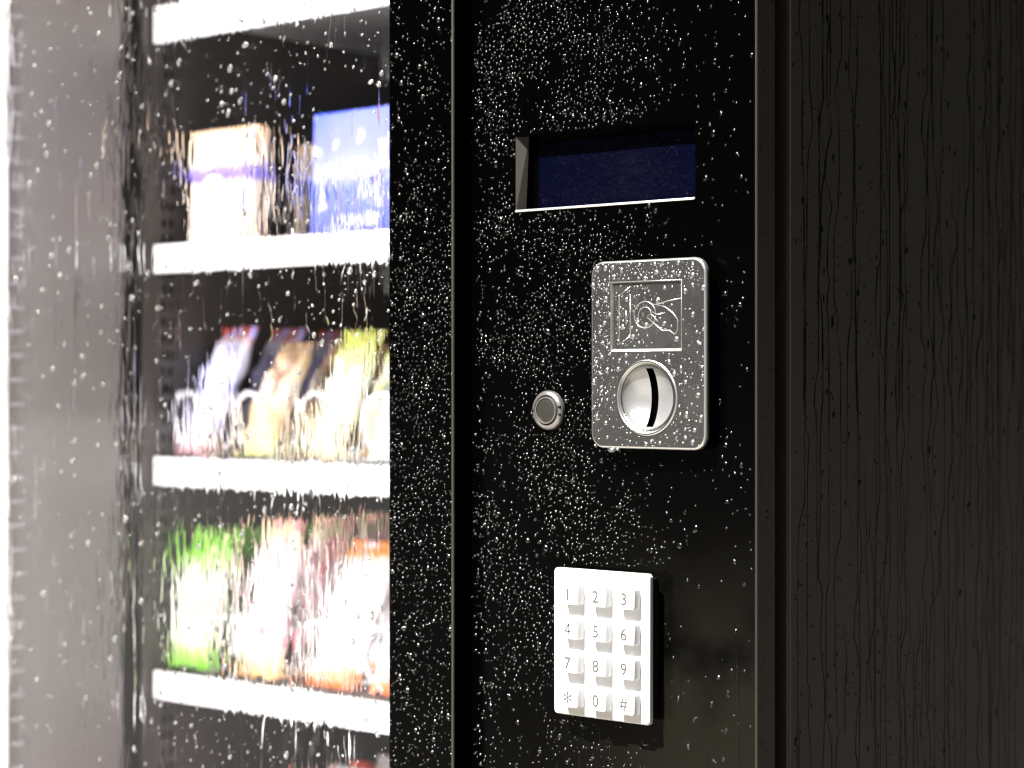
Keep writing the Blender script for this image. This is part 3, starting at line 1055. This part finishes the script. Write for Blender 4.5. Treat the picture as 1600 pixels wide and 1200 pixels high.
# coin plate
def in_plate(x, z):
    return (x > .0520) & (x < .1090) & (z > 1.2240) & (z < 1.3005)
def not_plate(x, z):
    r = np.hypot(x - cx, z - cz)
    sq_ = (x > sx0 - .0008) & (x < sx1 + .0008) & (z > sz0 - .0008) & (z < sz1 + .0008)
    return ~in_plate(x, z) | (r < cr + .0008) | sq_
dp = lambda x, z: (0.12 + .9 * smooth(1.285, 1.298, z) + .75 * (1 - smooth(.056, .072, x)) * smooth(1.232, 1.262, z) + .25 * vnoise(x, z, .005)) * (0.3 + vnoise(x, z, .003))
A = scatter(1200, .052, .109, 1.224, 1.3005, dp, .00012, .00042, 2, avoid=not_plate)
B = scatter(420, .052, .109, 1.224, 1.3005, dp, .00045, .0013, 2.4, avoid=not_plate)
o = drops('water_drops', M['water_thin'], (0, PF, 0), XV, ZV, NV, np.concatenate([A, B]), 10, seed=5)
stuff(o, 'raindrops on the steel coin plate')
A = scatter(420, sx0 + .0015, sx1 - .0015, sz0 + .002, sz1 - .0015, lambda x, z: (1.1 - smooth(.065, .092, x)) * (.3 + vnoise(x, z, .003)), .00012, .0006, 3)
B = scatter(12, sx0 + .003, sx1 - .003, sz0 + .003, sz1 - .003, lambda x, z: .5 + 0 * x, .0009, .0013, 2)
o = drops('water_drops', M['water_thin'], (0, PF + d, 0), XV, ZV, NV, np.concatenate([A, B]), 10, seed=6)
stuff(o, 'raindrops over the engraved pictogram of a hand and coin')
o = drops('water_drops', M['water_thin'], (0, PF + .0006, 1.2229), XV, ZV, NV, [(.0617, -.0006, .0022, .0012, .0014), (.0648, -.0003, .0012, .0008, .0009)], 14, seed=7)
stuff(o, 'hanging drop under the lower edge of the coin plate')

# display drops
A = scatter(520, .0105, DX1 - .002, DZ0 + .002, DZ1 - .004, lambda x, z: .3 + vnoise(x, z, .004), .00010, .00035, 3, hk=.35)
o = drops('water_drops', M['water'], (0, Y1 - .0006, 0), XV, ZV, NV, A, 8, seed=8)
stuff(o, 'tiny droplets on the dark blue display')

# glass: single drops, clusters, and running streaks
def dg(x, z):
    d = 0.10 + .9 * smooth(-.33, -.10, x) * vnoise(x, z, .02) ** 1.5
    return d
PYG = SY + 0.0015 - 0.00003
A = scatter(1500, GX0 + .003, GX1 - .001, 1.0, 1.47, dg, .0003, .00085, 2)
B = scatter(330, GX0 + .003, GX1 - .001, 1.0, 1.47, lambda x, z: .6 + 0 * x, .0009, .0019, 1.5, hk=.35)
o = drops('water_drops', M['water_glass'], (0, PYG, 0), XV, ZV, NV, np.concatenate([A, B]), 12, closed=True, seed=9)
stuff(o, 'raindrops on the lit glass front')

rr = random.Random(5)
paths = []
for i in range(26):
    a = GX0 + .008 + (GX1 - GX0 - .012) * (rr.random() ** .75)
    top = rr.uniform(1.02, 1.47)
    ln = rr.uniform(.015, .11)
    paths.append(run_path(a, top, top - ln, rr.uniform(.0003, .0007), rr.uniform(.00004, .00014), .0022, i))
for i in range(520):
    a = GX0 + .035 + (GX1 - GX0 - .040) * (rr.random() ** .8)
    top = rr.uniform(1.02, 1.47)
    if vnoise(a, top, .03) < .42:
        continue
    ln = rr.uniform(.004, .022)
    paths.append(run_path(a, top, top - ln, rr.uniform(.0002, .0006), rr.uniform(.0001, .00035), .0030, 1000 + i, .0007))
o = runs('water_runs', M['water'], (0, PYG, 0), XV, ZV, NV, paths)
stuff(o, 'streaks of rain running down the lit glass')

# side sheet: many thin dark runs and drops.  plane x = XR, e1 = +Y, normal +X
paths = []
yy = CY + .006
while yy < .34:
    yy += rr.uniform(.0012, .0058)
    top = 1.50 if rr.random() < .55 else rr.uniform(1.10, 1.46)
    bot = 1.00 if rr.random() < .5 else rr.uniform(1.00, top - .03)
    paths.append(run_path(yy, top, bot, rr.uniform(.00028, .00075), rr.uniform(.00010, .00022), .0035, int(yy * 1e5)))
o = runs('water_runs', M['wet'], (XR, 0, 0), (0, 1, 0), (0, 0, 1), (1, 0, 0), paths)
stuff(o, 'thin dark runs of rain down the side of the machine')
A = scatter(2600, CY + .003, .33, 1.0, 1.5, lambda x, z: (1 - .7 * smooth(.08, .22, x)) * (.15 + vnoise(x, z, .02) ** 2 * 1.6), .0002, .0007, 2.5, hk=.4)
B = scatter(260, CY + .003, .33, 1.0, 1.5, lambda x, z: .5 + 0 * x, .0006, .0013, 2, hk=.3)
B[:, 3] *= 2.0
o = drops('water_drops', M['wet'], (XR, 0, 0), (0, 1, 0), (0, 0, 1), (1, 0, 0), np.concatenate([A, B]), 8, seed=12)
stuff(o, 'dark raindrops scattered over the side of the machine')
# the few drops on the door edge
A = scatter(160, .0015, FY - .001, 1.0, 1.5, lambda x, z: .5 + 0 * x, .0002, .0007, 2, hk=.4)
o = drops('water_drops', M['wet'], (XR, 0, 0), (0, 1, 0), (0, 0, 1), (1, 0, 0), A, 8, seed=13)
stuff(o, 'raindrops on the narrow edge of the door')
